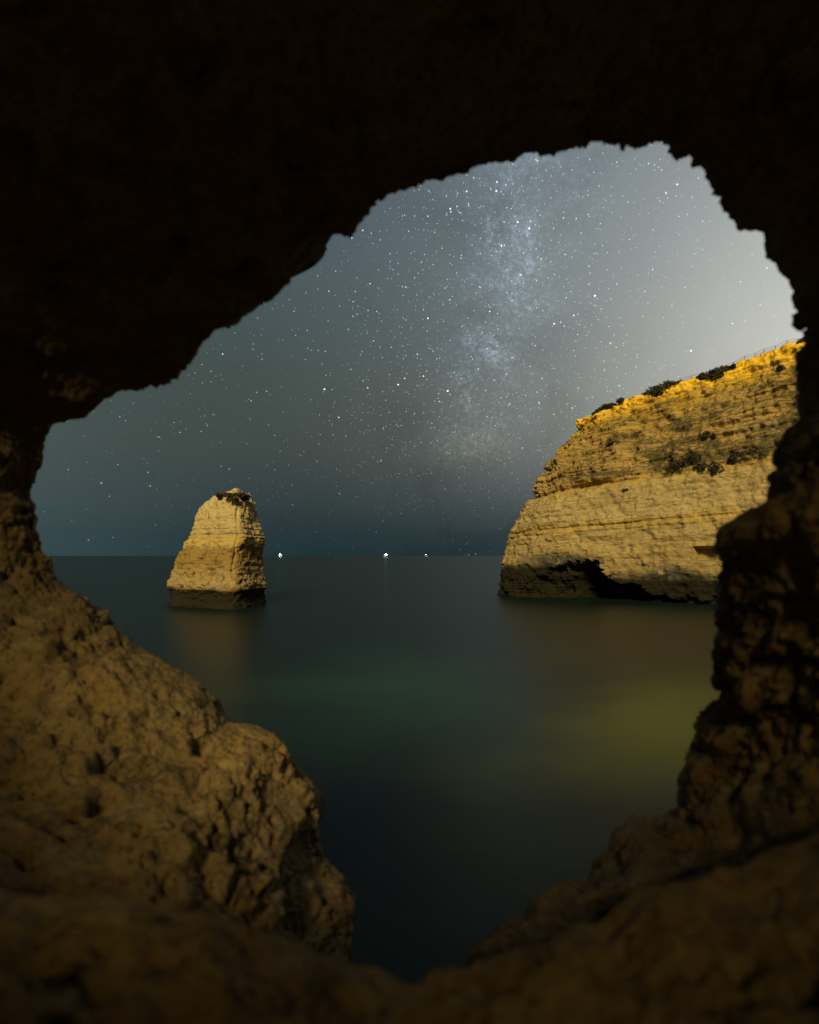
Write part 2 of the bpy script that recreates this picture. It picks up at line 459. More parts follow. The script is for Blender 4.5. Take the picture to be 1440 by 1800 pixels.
# ------------------------------------------------------------------ sea
S = 45000.0
sea = poly_mesh('sea', [(-S, -60, 0), (S, -60, 0), (S, S, 0), (-S, S, 0)], [(0, 1, 2, 3)], M_SEA)
tag(sea, kind='structure')

# ------------------------------------------------------------------ the cave: a solid of rock with a tunnel and a ragged window
RIM = [  # photo outline of the window, with the distance of the rock there (0: interpolate)
 (92,745,4.1),(120,738,0),(150,732,0),(165,722,0),(185,700,0),(205,686,3.7),(240,680,0),(285,672,0),(310,664,3.4),(325,650,0),(340,625,0),(352,606,0),(365,588,0),(390,575,0),(420,562,0),(450,543,3.3),(475,525,0),
 (500,498,0),(520,478,0),(535,462,0),(545,440,0),(556,424,0),(580,410,0),(615,398,3.2),(632,385,0),(645,360,0),(650,345,0),(680,338,0),(715,325,0),(750,316,0),(780,310,0),(800,302,0),(815,303,0),(830,292,3.0),(860,284,0),(895,280,0),
 (915,268,0),(940,264,0),(970,266,0),(1000,262,0),(1020,250,0),(1040,244,2.9),(1060,244,0),(1075,250,0),(1100,247,0),(1130,250,0),(1165,243,0),(1180,250,0),(1188,262,0),(1215,267,0),(1230,272,0),(1226,285,0),(1245,300,2.9),(1262,325,0),
 (1276,345,0),(1278,365,0),(1295,385,0),(1320,400,0),(1345,408,0),(1346,430,0),(1352,450,0),(1368,462,0),(1372,480,0),(1390,490,0),(1400,510,0),(1408,545,0),(1406,570,0),(1422,574,2.8),(1424,600,0),(1420,610,0),(1404,630,0),(1403,670,0),
 (1406,710,0),(1405,740,2.7),(1385,755,0),(1375,775,0),(1370,800,0),(1372,830,0),(1356,845,0),(1350,880,0),(1320,895,0),(1290,915,0),(1268,930,2.6),(1258,955,0),(1262,972,0),(1278,990,0),(1270,1010,0),(1265,1040,0),(1268,1080,2.8),
 (1268,1110,0),(1265,1140,0),(1260,1170,0),(1258,1195,0),(1270,1205,0),(1265,1235,0),(1245,1265,0),(1228,1300,0),(1215,1325,0),(1203,1345,3.2),(1197,1380,0),(1195,1420,0),(1170,1430,0),(1140,1445,0),(1120,1436,0),(1085,1455,3.1),(1075,1468,0),
 (1070,1490,0),(1050,1515,0),(1040,1545,0),(1000,1560,2.9),(960,1580,0),(930,1600,0),(900,1625,0),(870,1650,0),(850,1675,2.7),(830,1720,0),(790,1760,3.0),(740,1780,0),(680,1785,3.6),(630,1760,0),(606,1720,0),
 (600,1692,4.3),(612,1660,0),(622,1620,0),(620,1580,0),(605,1545,0),(580,1520,0),(565,1500,0),(560,1465,0),(553,1445,0),(568,1415,4.5),(555,1385,0),(530,1355,0),(510,1330,0),(500,1305,0),(470,1285,0),(440,1275,0),(405,1268,0),(390,1250,0),
 (375,1225,0),(345,1195,0),(310,1175,4.4),(270,1150,0),(240,1135,0),(205,1105,0),(185,1080,0),(150,1055,0),(120,1035,0),(97,1020,0),(92,1000,0),(75,975,4.3),(64,950,0),(62,925,0),(66,915,0),(58,890,0),(50,870,0),(55,850,0),(72,820,4.2),(75,800,0),(80,770,0)]


def build_cave():
    N = 1300
    rim = np.array(RIM + [RIM[0]], float)
    s = np.r_[0, np.cumsum(np.hypot(*np.diff(rim[:, :2], axis=0).T))]
    k = rim[:, 2] > 0
    rim[:, 2] = np.interp(s, s[k], rim[k, 2])
    t = np.linspace(0, s[-1], N, endpoint=False)
    px, py, d = (np.interp(t, s, rim[:, j]) for j in range(3))
    ker = np.exp(-0.5 * (np.arange(-60, 61) / 25.0) ** 2); ker /= ker.sum()
    d = np.convolve(np.r_[d[-60:], d, d[:60]], ker, 'valid')
    view = np.stack([(px - 720) / F, np.ones(N), (HOR - py) / F], -1)          # per metre of depth
    P0 = view * d[:, None]
    vd = view / np.linalg.norm(view, axis=1, keepdims=True)
    # angle round the tunnel, made smooth and one-way (clockwise in the picture)
    ang = np.unwrap(np.arctan2(P0[:, 2] + 0.05, P0[:, 0] - 0.0))
    sg = np.sign(ang[-1] - ang[0])
    a = ang * sg
    ker2 = np.exp(-0.5 * (np.arange(-150, 151) / 45.0) ** 2); ker2 /= ker2.sum()
    per = 2 * math.pi
    ext_a = np.r_[a[-150:] - per, a, a[:150] + per]
    a = np.convolve(ext_a, ker2, 'valid')
    a = np.maximum.accumulate(a)
    phi = a * sg

    def ring(y, cx, cz, rl, rr, ru, rd, p=2.6):
        c, sn = np.cos(phi), np.sin(phi)
        rx = np.where(c < 0, rl, rr); rz = np.where(sn < 0, rd, ru)
        r = (np.abs(c / rx) ** p + np.abs(sn / rz) ** p) ** (-1 / p)
        return np.stack([cx + r * c, np.full(N, y), cz + r * sn], -1)

    def box(y, x0, x1, z0, z1):
        c, sn = np.cos(phi), np.sin(phi)
        tx = np.where(c > 0, x1 / np.maximum(c, 1e-6), x0 / np.minimum(c, -1e-6))
        tz = np.where(sn > 0, z1 / np.maximum(sn, 1e-6), z0 / np.minimum(sn, -1e-6))
        r = np.minimum(tx, tz)
        return np.stack([r * c, np.full(N, y), r * sn], -1)

    mid = ring(-0.3, -0.15, 0.1, 4.0, 2.1, 3.35, 1.75, 4.0)
    # unseen opening added behind the camera to steer sunlight; narrows to the right
    spine = np.array([(1.3, 2.75), (0.7, 2.2), (0.2, 1.82), (-0.55, 1.72), (-1.1, 1.90), (-1.45, 2.50), (-1.75, 2.78), (-2.15, 2.95), (-2.6, 3.15), (-3.2, 3.7), (-2.95, 4.45)])
    half = np.array([0.045, 0.05, 0.04, 0.045, 0.014, 0.42, 0.66, 0.40, 0.20, 0.22, 0.07])
    dv = np.gradient(spine, axis=0); dv /= np.linalg.norm(dv, axis=1, keepdims=True)
    sl = np.r_[0, np.cumsum(np.hypot(*np.diff(spine, axis=0).T))]
    tq = (1 - np.cos(phi)) / 2 * sl[-1]
    qx, qz, hw, nx_, nz_ = (np.interp(tq, sl, v) for v in (spine[:, 0], spine[:, 1], half, dv[:, 1], -dv[:, 0]))
    hw = hw * np.clip(np.abs(np.sin(phi)) * 3, 0, 1) * np.sign(np.sin(phi))
    rear = np.stack([qx + hw * nx_, np.full(N, -3.0), qz + hw * nz_], -1)
    rear_out = box(-3.9, -15, 15, -9.5, 5.3)
    front_out = box(5.6, -15, 15, -9.5, 2.9); front_out[:, 1] = np.interp(front_out[:, 2], [-9.5, -2, 1.5, 2.9], [7.0, 6.0, 4.6, 3.7])

    def bez(A, B, Cc, Dd, ts):
        ts = ts[:, None, None]
        return (1 - ts) ** 3 * A + 3 * (1 - ts) ** 2 * ts * B + 3 * (1 - ts) * ts ** 2 * Cc + ts ** 3 * Dd

    lower_left = np.exp(-((px - 420) / 330.0) ** 2 - ((py - 1420) / 330.0) ** 2)
    L1 = 0.55 + 0.75 * lower_left - 0.42 * np.maximum(np.exp(-((px - 60) / 120.0) ** 2 - ((py - 880) / 190.0) ** 2), np.exp(-((px - 300) / 280.0) ** 2 - ((py - 600) / 190.0) ** 2))
    B1 = P0 - vd * L1[:, None]
    left = np.exp(-((px - 60) / 120.0) ** 2 - ((py - 880) / 150.0) ** 2)
    C1 = mid + np.array([0, 1.7, 0]); C1[:, [0, 2]] *= 0.93
    C1[:, 1] += 1.5 * left
    rows_in = bez(P0, B1, C1, mid, np.linspace(0, 1, 360) ** 1.25)[1:]
    rows_front = bez(front_out, P0 + vd * 1.1, P0 + vd * 0.6, P0, np.linspace(0, 1, 60) ** 0.7)
    lin = lambda A, B, n: A[None] + (B - A)[None] * np.linspace(0, 1, n + 1)[1:, None, None]
    rows_back = bez(mid, mid + np.array([0, -1.3, 0]), rear + np.array([0.02, 0.15, -0.08]), rear, np.linspace(0, 1, 40))[1:]
    rows_out = lin(rear, rear_out, 14)
    rows_top = lin(rear_out, front_out, 9)[:-1]
    P = np.concatenate([rows_front, rows_in, rows_back, rows_out, rows_top], 0)
    nf, ni = len(rows_front), len(rows_in)
    r_i = np.arange(len(P))
    # how much rock relief each row takes: the traced edge keeps its outline
    from_rim = np.abs(r_i - (nf - 1)).astype(float)
    big = sstep(from_rim, 6, 150)[:, None] * np.ones((1, N))
    Nn = smooth_normals(grid_normals(P, True, True), 3)
    Q = P.copy()
    toC = -(Q - np.array([0, 1.0, 0]))
    sgn = np.sign(np.sum(Nn[nf + 60:nf + 200] * toC[nf + 60:nf + 200])); Nn *= sgn      # normals into the tunnel
    st = Q * np.array([1, 1, 1.5])
    lump = fbm(Q * 0.75, 3, 3) * 0.30 + fbm(st * 2.1 + 5, 3, 11) * 0.11
    rid = fbm(st * 3.6 + 2, 4, 21, 0.55, True)
    w1, i1 = worley(st * 3.4 + fbm(Q * 3, 2, 31)[..., None] * 0.5, 41)
    w2, i2 = worley(Q * 9.5 + fbm(Q * 7, 2, 33)[..., None] * 0.5, 43)
    w3, i3 = worley(Q * 24.0, 47)
    pits = -0.15 * (i1 > 0.70) * sstep(w1, 0.48, 0.10) - 0.060 * (i2 > 0.56) * sstep(w2, 0.40, 0.10) - 0.014 * sstep(w3, 0.5, 0.05)
    calm = 1 - 0.6 * sstep(Q[..., 0], 0.2, 1.0)          # the right-hand wall is smoother
    pits = pits * calm; rid = rid * calm
    fine = fbm(Q * 8, 6, 51, 0.64) * 0.046 * (0.55 + 1.3 * sstep(fbm(Q * 1.8, 2, 57), -0.25, 0.35))
    near = sstep(from_rim, 0, 22)[:, None] * np.ones((1, N))
    # no lump may bulge across the line of sight to the window's edge
    py_ = np.maximum(Q[..., 1], 0.3)
    clear = np.hypot(720 + F * Q[..., 0] / py_ - px[None], HOR - F * Q[..., 2] / py_ - py[None]) * py_ / F
    disp = np.minimum(big * (lump * 0.9 + rid * 0.045), 0.45 * clear) + pits * (0.25 + 0.75 * near) + fine * (0.75 + 0.25 * near)
    fo = (r_i < 25) | (r_i > nf + ni + 20)
    disp[fo] = fbm(Q[fo] * 0.5, 4, 61) * 0.5
    disp[nf + ni + 8:nf + ni + 43] = 0
    P = P - Nn * (-disp)[..., None] * 1.0
    P = P + np.array([0, 0, EYE])
    kx, kz = TO_SUN[0] / -TO_SUN[1], TO_SUN[2] / -TO_SUN[1]

    def light_holes(c, row):                           # unseen holes cut behind the camera to let sunlight in
        u, v = c[:, 0] + kx * (c[:, 1] + 3), c[:, 2] - EYE + kz * (c[:, 1] + 3)
        low = (np.hypot((u + 0.3) / 2.3, (v - 0.05) / 0.72) < 1) & (c[:, 1] < -0.5)
        chink = np.hypot((u - 0.65) / 0.17, (v - 2.75) / 0.19) < 1
        side = np.hypot((u + 3.35) / 0.38, (v - 3.9) / 0.30) < 1
        return (row > nf + ni) & (low | chink | side)
    return grid_mesh('cave', P, M_CAVE, True, True, flip=sgn > 0, drop=light_holes)


cave = build_cave()
tag(cave, 'dark brown porous rock cave whose ragged window frames the whole view', 'cave')


def build_floor():
    nx, ny = 520, 330
    xs = np.linspace(-3.2, 3.2, nx); v = np.linspace(0, 1, ny)
    crest_px = [-900, -300, 0, 200, 400, 550, 610, 660, 700, 745, 772, 790, 812, 840, 900, 1000, 1060, 1150, 1300, 1440, 1700, 2400]
    crest_py = [1380, 1500, 1548, 1576, 1618, 1664, 1694, 1703, 1716, 1714, 1701, 1696, 1702, 1696, 1682, 1650, 1618, 1562, 1500, 1450, 1380, 1250]
    yc = 1.45 + 0.10 * perlin(np.stack([xs * 1.7, xs * 0, xs * 0 + 3], -1), 5)
    pxs = 720 + F * xs / yc
    zc = (HOR - np.interp(pxs, crest_px, crest_py)) / F * yc
    y0 = -1.6
    s = v * 1.6
    Y = np.where(s[:, None] < 1, y0 + (yc[None] - y0) * np.minimum(s, 1)[:, None] ** 0.55, yc[None] + (np.maximum(s, 1)[:, None] - 1) * 0.9)
    back = np.maximum(yc[None] - Y, 0)
    Z = zc[None] - 0.10 * back ** 1.5 - np.maximum(Y - yc[None], 0) * 3.4
    P = np.stack([np.broadcast_to(xs, Y.shape), Y, Z], -1)
    edge = sstep(np.abs(Y - yc[None]), 0.0, 0.22)
    n = fbm(P * 2.6, 3, 71) * 0.16 + fbm(P * 7, 5, 72, 0.62) * 0.075 + fbm(P * 6, 4, 74, 0.55, True) * 0.02
    w1, i1 = worley(P * 7.0, 75); w2, i2 = worley(P * 17.0, 76)
    n = n - 0.075 * (i1 > 0.5) * sstep(w1, 0.5, 0.08) - 0.024 * sstep(w2, 0.5, 0.05) * (i2 > 0.3)
    P[..., 2] += n * (0.34 + 0.66 * edge)
    P[..., 1] += fbm(P * 5 + 9, 3, 79) * 0.03
    P = P + np.array([0, 0, EYE])
    return grid_mesh('cave_floor', P, M_FLOOR)


tag(build_floor(), kind='structure')

# ------------------------------------------------------------------ sea stack


def build_stack():
    rows, cols = 300, 460
    Y0 = 103.0; m = Y0 / F
    L = [(1100, 302), (1062, 301), (1050, 299), (1034, 299), (1028, 302), (1005, 306), (975, 316), (950, 330), (935, 338), (922, 343), (905, 348), (893, 355), (885, 362), (877, 372), (870, 384), (867, 398)]
    Rr = [(1100, 466), (1062, 466), (1050, 467), (1034, 466), (1020, 464), (1000, 461), (980, 459), (960, 464), (945, 465), (930, 460), (915, 453), (900, 449), (885, 446), (876, 442), (870, 438), (867, 430)]
    py = np.r_[np.linspace(1100, 867, rows - 30), np.full(30, 867)]
    li = np.interp(-py, [-p for p, _ in L], [x for _, x in L]); ri = np.interp(-py, [-p for p, _ in Rr], [x for _, x in Rr])
    shrink = np.r_[np.ones(rows - 30), np.linspace(1, 0.02, 30)]
    cx = (li + ri) / 2; hw = (ri - li) / 2 * shrink
    z = (HOR - py) * m + EYE + np.r_[np.zeros(rows - 30), np.linspace(0, 0.15, 30)]
    th = np.linspace(0, 2 * math.pi, cols, endpoint=False)
    rot = R(-25)                                         # one corner of the block points to the camera, right of the middle
    c, sn = np.cos(th - rot), np.sin(th - rot)
    p = 5.5
    r = (np.abs(c) ** p + np.abs(sn / 0.80) ** p) ** (-1 / p)
    ux, uy = r * np.cos(th), r * np.sin(th)
    ux = (ux - (ux.max() + ux.min()) / 2) / ((ux.max() - ux.min()) / 2)
    dep = np.interp(z, [-3.5, 0, 9, 18], [8.6, 8.6, 7.0, 4.4]) * shrink
    Y = Y0 + dep[:, None] * uy[None] * 1.15
    X = (cx[:, None] - 720 + hw[:, None] * ux[None]) * (0.35 * m + 0.65 * Y / F)
    P = np.stack([X, Y, np.broadcast_to(z[:, None], X.shape)], -1)
    Nn = grid_normals(P, True); ctr = P.mean(1, keepdims=True)
    Nn = smooth_normals(Nn, 2)
    if np.sum(Nn[..., :2] * (P - ctr)[..., :2]) < 0: Nn = -Nn
    e = z[:, None] - EYE                                # height against the eye, metres
    body = np.r_[np.ones(rows - 30), np.linspace(1, 0.4, 30)][:, None]
    Q = P
    n = fbm(Q * 0.28, 3, 81) * 0.6 + fbm(Q * 0.9 * np.array([1, 1, 1.6]), 5, 82, 0.55) * 0.42
    lay = np.concatenate([Q[..., :2] * 0.06, Q[..., 2:] * 1.5], -1)
    n = n + fbm(lay, 3, 83) * 0.22
    low = sstep(e + 0 * n, 2.4, 0.5)                    # the lower part is more pocked
    w1, i1 = worley(Q * np.array([0.75, 0.75, 0.85]) + fbm(Q * 0.8, 2, 85)[..., None] * 0.6, 86)
    pk = (i1 > 0.60) * sstep(w1, 0.48, 0.12)
    top = sstep(e + 0 * n, 6.8, 8.6)
    w2, i2 = worley(Q * np.array([1.15, 1.15, 0.95]) + fbm(Q * 1.1, 2, 87)[..., None] * 0.7, 88)
    pk2 = (i2 > 0.45) * sstep(w2, 0.50, 0.22)
    n = n - 0.55 * pk * low - 0.45 * pk2 * top
    for z0, wd, dp in ((3.3, 0.14, 0.30), (4.2, 0.10, 0.18), (1.2, 0.35, 0.12), (2.7, 0.12, 0.14)):
        n = n - dp * np.exp(-((e - z0 - 0.25 * perlin(Q * 0.2, 90)) / wd) ** 2)
    n = n + 0.35 * sstep(e, -5.6, -5.2) * sstep(e, -3.2, -4.4) - 0.45 * np.exp(-((e + 6.4) / 0.9) ** 2)
    # a fissure near the right-hand corner
    xr = (Q[..., 0] - (436 - 720) * m + 0.5 * perlin(Q * 0.35, 91))
    n = n - 0.35 * np.exp(-(xr / 0.22) ** 2) * sstep(e, -6, -2)
    P = P + Nn * (n * body)[..., None] * np.array([0.8, 1, 0.6])
    P = P[:, :, :]
    wet_dark = sstep(e + 0.5 * perlin(Q * 0.6, 93), -4.9, -5.5) * np.ones_like(n)
    o = grid_mesh('sea_stack', P, M_STACK, True, attrs={'bed': e + 0 * n, 'wet_dark': wet_dark, 'pock': np.clip(pk2 * top * 0.9 + pk * low * 0.55, 0, 1)})
    return o, P


stack, SP = build_stack()
tag(stack, 'lone pale yellow limestone sea stack rising from the water at left', 'sea stack')

# ------------------------------------------------------------------ headland cliff


def build_cliff():
    rows, cols = 380, 560
    basep = [(120, 235), (60, 172), (34, 148), (22.5, 135), (19.0, 128.5), (19.3, 124.5), (22.5, 120.5), (30, 115.2), (40, 108.5), (50, 101.5), (58, 96), (70, 88), (92, 78)]
    crestp = [(130, 245), (80, 180), (52, 150), (41, 136), (36.2, 129), (35.4, 125.6), (37.5, 122.6), (42, 119.4), (49, 115), (57, 110), (64, 105), (75, 97.5), (98, 88)]
    u = np.linspace(0, 1, 13)
    uu = np.interp(np.linspace(0, 1, cols), [0, 0.10, 0.92, 1], [0, 2.3 / 12, 10.6 / 12, 1])
    def cr(pts):
        pts = np.array(pts, float); x = uu * 12; i = np.clip(x.astype(int), 0, 11); f = (x - i)[:, None]
        pp = np.vstack([2 * pts[0] - pts[1], pts, 2 * pts[-1] - pts[-2]])
        a, b, c_, d_ = pp[i], pp[i + 1], pp[i + 2], pp[i + 3]
        return 0.5 * (2 * b + (c_ - a) * f + (2 * a - 5 * b + 4 * c_ - d_) * f ** 2 + (3 * b - a - 3 * c_ + d_) * f ** 3)
    B, K = cr(basep), cr(crestp)
    H = np.interp(K[:, 0], [30, 35, 38, 45, 53, 62, 66, 80], [27.0, 27.3, 29.0, 30.8, 32.6, 34.7, 35.6, 38])
    w = np.r_[np.linspace(-9.5, 27.3, rows - 50), np.linspace(27.4, 30.5, 50)]
    s = np.interp(w, [-9.5, -8, -2.6, 5.3, 8.0, 10.9, 11.6, 15.4, 17.7, 22.2, 25, 27.3], [0, 0, 0.04, 0.11, 0.22, 0.345, 0.37, 0.48, 0.57, 0.76, 0.90, 1.0])
    ctr = np.array([110.0, 165.0])
    XY = B[None] + (K - B)[None] * s[:, None, None]
    inn = np.r_[np.zeros(rows - 50), np.linspace(0.004, 0.45, 50)]
    XY = XY + (ctr[None, None] - XY) * inn[:, None, None]
    zb = -9.5
    Z = zb + (np.minimum(w, 27.3)[:, None] - zb) * (H[None] - zb) / (27.3 - zb) + np.maximum(w - 27.3, 0)[:, None] * 1.2
    P = np.concatenate([XY, Z[..., None] + EYE], -1)
    Nn = grid_normals(P)
    if np.sum(Nn[..., 1]) > 0: Nn = -Nn
    Nn = smooth_normals(Nn, 3)
    hor = Nn * np.array([1, 1, 0.25]); hor /= np.maximum(np.linalg.norm(hor, axis=-1, keepdims=True), 1e-6)
    W = w[:, None] + np.zeros((1, cols))
    Q = P
    ux = (np.cumsum(np.r_[0, np.linalg.norm(np.diff(B, axis=0), axis=1)]))[None] + 0 * W     # metres along the foot
    px, py = to_px(P)
    # beds: ledges that run along the face
    W2 = W + 0.5 * fbm(Q * 0.10, 3, 101)
    lay = np.stack([ux * 0.035, 0 * W, W2 * 0.75], -1)
    bed = fbm(lay, 5, 102, 0.62)
    lay2 = np.stack([ux * 0.05, 0 * W + 7, W2 * 2.3], -1)
    bed2 = fbm(lay2, 3, 103, 0.6)
    upper = sstep(W, 10.5, 13.5)
    n = bed * (0.35 + 0.85 * upper) + bed2 * (0.10 + 0.22 * upper)
    n = n + fbm(Q * 0.13, 3, 104) * (0.9 + 0.4 * upper) + fbm(Q * 0.55, 5, 105, 0.6) * (0.75 + 0.30 * upper)
    w1, i1 = worley(Q * np.array([0.45, 0.45, 0.55]), 106)
    n = n - 0.5 * (i1 > 0.75) * sstep(w1, 0.45, 0.12) * (0.3 + 0.7 * sstep(W, 4, 1)) + 0.28 * fbm(Q * np.array([0.3, 0.3, 0.42]), 4, 116, 0.55, True)
    # the long groove under the ochre bed, and two thin ones
    wob = 0.25 * fbm(np.stack([ux * 0.12, 0 * W, 0 * W], -1), 3, 107)
    gfade = sstep(px, 1190, 1080)
    n = n - 1.1 * np.exp(-((W2 - 11.7 - wob) / 0.36) ** 2) * (0.25 + 0.75 * gfade) + 0.35 * np.exp(-((W - 12.9 - wob) / 0.5) ** 2) * gfade
    n = n - 0.45 * np.exp(-((W - 4.3 - wob) / 0.22) ** 2) - 0.25 * np.exp(-((W - 3.4 - wob) / 0.15) ** 2)
    n = n - 0.9 * np.exp(-((W2 - 20.2) / 0.45) ** 2) * sstep(bed, -0.3, 0.3)
    # gullies in the upper half
    gul = fbm(np.stack([ux * 0.16, 0 * W + 3, W * 0.03], -1), 3, 108, 0.5, True)
    n = n + gul * 0.75 * upper * sstep(W, 27, 20)
    # sea caves at the foot
    def hump(x, pts): return np.interp(x, [a for a, _ in pts], [b for _, b in pts])
    px0, py0 = px + 12 * fbm(Q * 0.35, 4, 109, 0.6), py + 17 * fbm(Q * 0.40, 5, 110, 0.62)
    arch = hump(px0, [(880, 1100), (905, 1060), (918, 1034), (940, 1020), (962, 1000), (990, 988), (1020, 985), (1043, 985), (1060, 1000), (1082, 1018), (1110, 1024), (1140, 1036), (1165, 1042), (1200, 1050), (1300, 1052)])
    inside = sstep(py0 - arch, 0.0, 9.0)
    deep = hump(px0, [(890, 0.0), (930, 1.2), (960, 2.4), (990, 4.0), (1012, 7.0), (1034, 17), (1068, 17.0), (1088, 10.0), (1120, 4.5), (1200, 2.4), (1300, 2.0)])
    n = n * (1 + 0.5 * inside) - inside * deep * (1 + 0.9 * fbm(Q * 0.3, 3, 117))
    nx_, ny_ = sstep(px, 1220, 1223) * sstep(px, 1278, 1272), sstep(py, 960, 963) * sstep(py, 988, 984)
    n = n - 3.0 * nx_ * ny_
    flat = np.r_[np.ones(rows - 50), np.linspace(0.8, 0.25, 50)][:, None]
    P = P + hor * (n * flat)[..., None]
    P[..., 2] += fbm(Q * 0.2, 3, 111) * 0.5 * sstep(W, 22, 27)
    # where scrub has taken hold
    Nf = grid_normals(P); Nf = Nf * (np.sign(-np.sum(Nf[..., 1])))
    up = np.clip(Nf[..., 2], 0, 1)
    patch = fbm(Q * np.array([0.12, 0.12, 0.30]) + 4, 5, 112, 0.55) * 1.25
    scr = sstep(patch + 0.60 * (up - 0.42) + 0.16 * sstep(px, 1020, 1250), -0.02, 0.14) * sstep(W2, 11.8, 13.2) * sstep(W, 25.6, 23.4)
    strip = np.exp(-((W2 - 13.0) / 0.9) ** 2) * sstep(px, 1110, 1180)
    scr = np.clip(scr + strip, 0, 1)
    topscr = sstep(W, 28.2, 28.8)
    scr = np.maximum(scr, topscr)
    wet_dark = sstep(W + 0.9 * perlin(Q * 0.35, 113) - 2.3 * sstep(px, 1030, 960), -3.6, -5.0)
    wet_dark = np.maximum(wet_dark, inside * 0.97)  # cave interior coloured dark: algae plus painted shade
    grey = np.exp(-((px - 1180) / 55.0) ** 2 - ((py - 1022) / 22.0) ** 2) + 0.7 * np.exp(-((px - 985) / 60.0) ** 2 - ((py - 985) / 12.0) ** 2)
    o = grid_mesh('headland_cliff', P, M_CLIFF, attrs={'bed': W, 'scrub': scr, 'wet_dark': wet_dark, 'grey': np.clip(grey * 2.0, 0, 1)})
    return o, P, W


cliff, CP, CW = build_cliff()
tag(cliff, 'layered golden limestone headland cliff glowing orange along its top at right', 'cliff')
CPX, CPY = to_px(CP)


def on_cliff(px, py):
    """the point of the cliff face that lies nearest the camera along this line of sight"""
    d = np.hypot(CPX - px, CPY - py)
    m = d < max(2.0, d.min() + 0.5)
    k = np.argmin(np.where(m, CP[..., 1], 1e9))
    return CP.reshape(-1, 3)[k].copy()


def crest_at(px):
    m = np.abs(CPX - px) < 2.5
    k = np.argmin(np.where(m, CPY, 1e9))
    return CP.reshape(-1, 3)[k].copy()


def beam(a, b, t, mat, name, parent):
    a, b = np.array(a, float), np.array(b, float); d = b - a; d /= np.linalg.norm(d)
    s1 = np.cross(d, (0.3, 0.9, 0.2)); s1 /= np.linalg.norm(s1); s2 = np.cross(d, s1)
    V = [e + (s1 * math.cos(q) + s2 * math.sin(q)) * t for e in (a, b) for q in [k * math.pi / 3 for k in range(6)]]
    Fc = [(k, (k + 1) % 6, 6 + (k + 1) % 6, 6 + k) for k in range(6)] + [tuple(range(5, -1, -1)), tuple(range(6, 12))]
    return poly_mesh(name, V, Fc, mat, parent)


# ------------------------------------------------------------------ shrubs


def leaf_cloud(rng, n, rx, ry, rz, leaf, lumps=7):
    cs = np.stack([rng.uniform(-.75, .75, lumps) * rx, rng.uniform(-.75, .75, lumps) * ry, rng.uniform(-0.1, .55, lumps) * rz], -1)
    rs = rng.uniform(0.35, 0.6, lumps)
    k = rng.integers(0, lumps, n)
    v = rng.normal(size=(n, 3)); v /= np.linalg.norm(v, axis=1, keepdims=True)
    v *= rng.uniform(0.45, 1.0, n)[:, None] ** 0.5
    c = cs[k] + v * rs[k][:, None] * np.array([rx, ry, rz])
    c[:, 2] = np.maximum(c[:, 2], -0.45 * rz)
    a = rng.normal(size=(n, 3)); a /= np.linalg.norm(a, axis=1, keepdims=True)
    b = np.cross(a, rng.normal(size=(n, 3))); b /= np.linalg.norm(b, axis=1, keepdims=True)
    s = leaf * rng.uniform(0.6, 1.4, n)[:, None]
    V = np.stack([c - a * s, c + b * s * 0.45, c + a * s, c - b * s * 0.45], 1).reshape(-1, 3)
    Fc = [(4 * i, 4 * i + 1, 4 * i + 2, 4 * i + 3) for i in range(n)]
    return V, Fc, cs


def shrub(loc, rx, ry, rz, n, leaf, seed, label, group, mat=None, cat='shrub', name='shrub'):
    rng = np.random.default_rng(seed)
    root = empty(name, loc); tag(root, label, cat, group)
    V, Fc, cs = leaf_cloud(rng, n, rx, ry, rz, leaf)
    poly_mesh('foliage', V, Fc, mat or M_LEAF, root)
    sv, sf = [], []
    for c in cs[:5]:                                    # a fan of tapering stems into the lumps
        for j in range(4):
            a = j * math.pi / 2
            sv += [(0.05 * math.cos(a) * rx, 0.05 * math.sin(a) * rx, -0.3), (c[0] + 0.02 * math.cos(a), c[1] + 0.02 * math.sin(a), c[2])]
        b = len(sv) - 8
        sf += [(b + 2 * j, b + 2 * ((j + 1) % 4), b + 2 * ((j + 1) % 4) + 1, b + 2 * j + 1) for j in range(4)]
    poly_mesh('stem', sv, sf, M_STEM, root)
    return root


# dark bushes on the scrub ledge half-way up the cliff
for i, (px, py, r, lab) in enumerate([
        (1186, 822, 1.5, 'dark bush at the left end of the ledge halfway up the cliff'),
        (1203, 818, 1.4, 'dark bush just right of the leftmost ledge bush on the cliff'),
        (1220, 810, 1.7, 'tallest dark bush among the cluster on the cliff ledge'),
        (1237, 822, 1.3, 'low dark bush at the right of the cliff ledge cluster'),
        (1262, 824, 1.5, 'dark rounded bush standing alone right of the cliff ledge cluster'),
        (1293, 808, 1.1, 'small dark bush between two larger bushes on the cliff ledge'),
        (1330, 800, 1.7, 'dark bush farthest right on the cliff ledge near the cave edge')]):
    shrub(on_cliff(px, py), r, r * 0.8, r * 1.05, 420, 0.22, 200 + i, lab, 'bushes on the cliff ledge')
for i, (px, py, r, lab) in enumerate([
        (960, 824, 0.5, 'tiny dark tuft on the left skyline of the cliff'),
        (1240, 768, 1.0, 'dark shrub in the gully above the cliff ledge bushes'),
        (1372, 650, 1.0, 'dark shrub on the orange slope just under the cliff fence'),
        (1080, 776, 1.4, 'grey olive shrub low on the upper left cliff face'),
        (1118, 764, 1.2, 'grey olive shrub at mid height of the upper cliff face'),
        (1098, 862, 0.5, 'tiny dark tuft under the long ochre groove in the cliff')]):
    shrub(on_cliff(px, py), r, r * 0.8, r * 0.8, 300, 0.2, 230 + i, lab, 'scattered shrubs on the cliff face', M_LEAF2 if 'grey' in lab else M_LEAF)
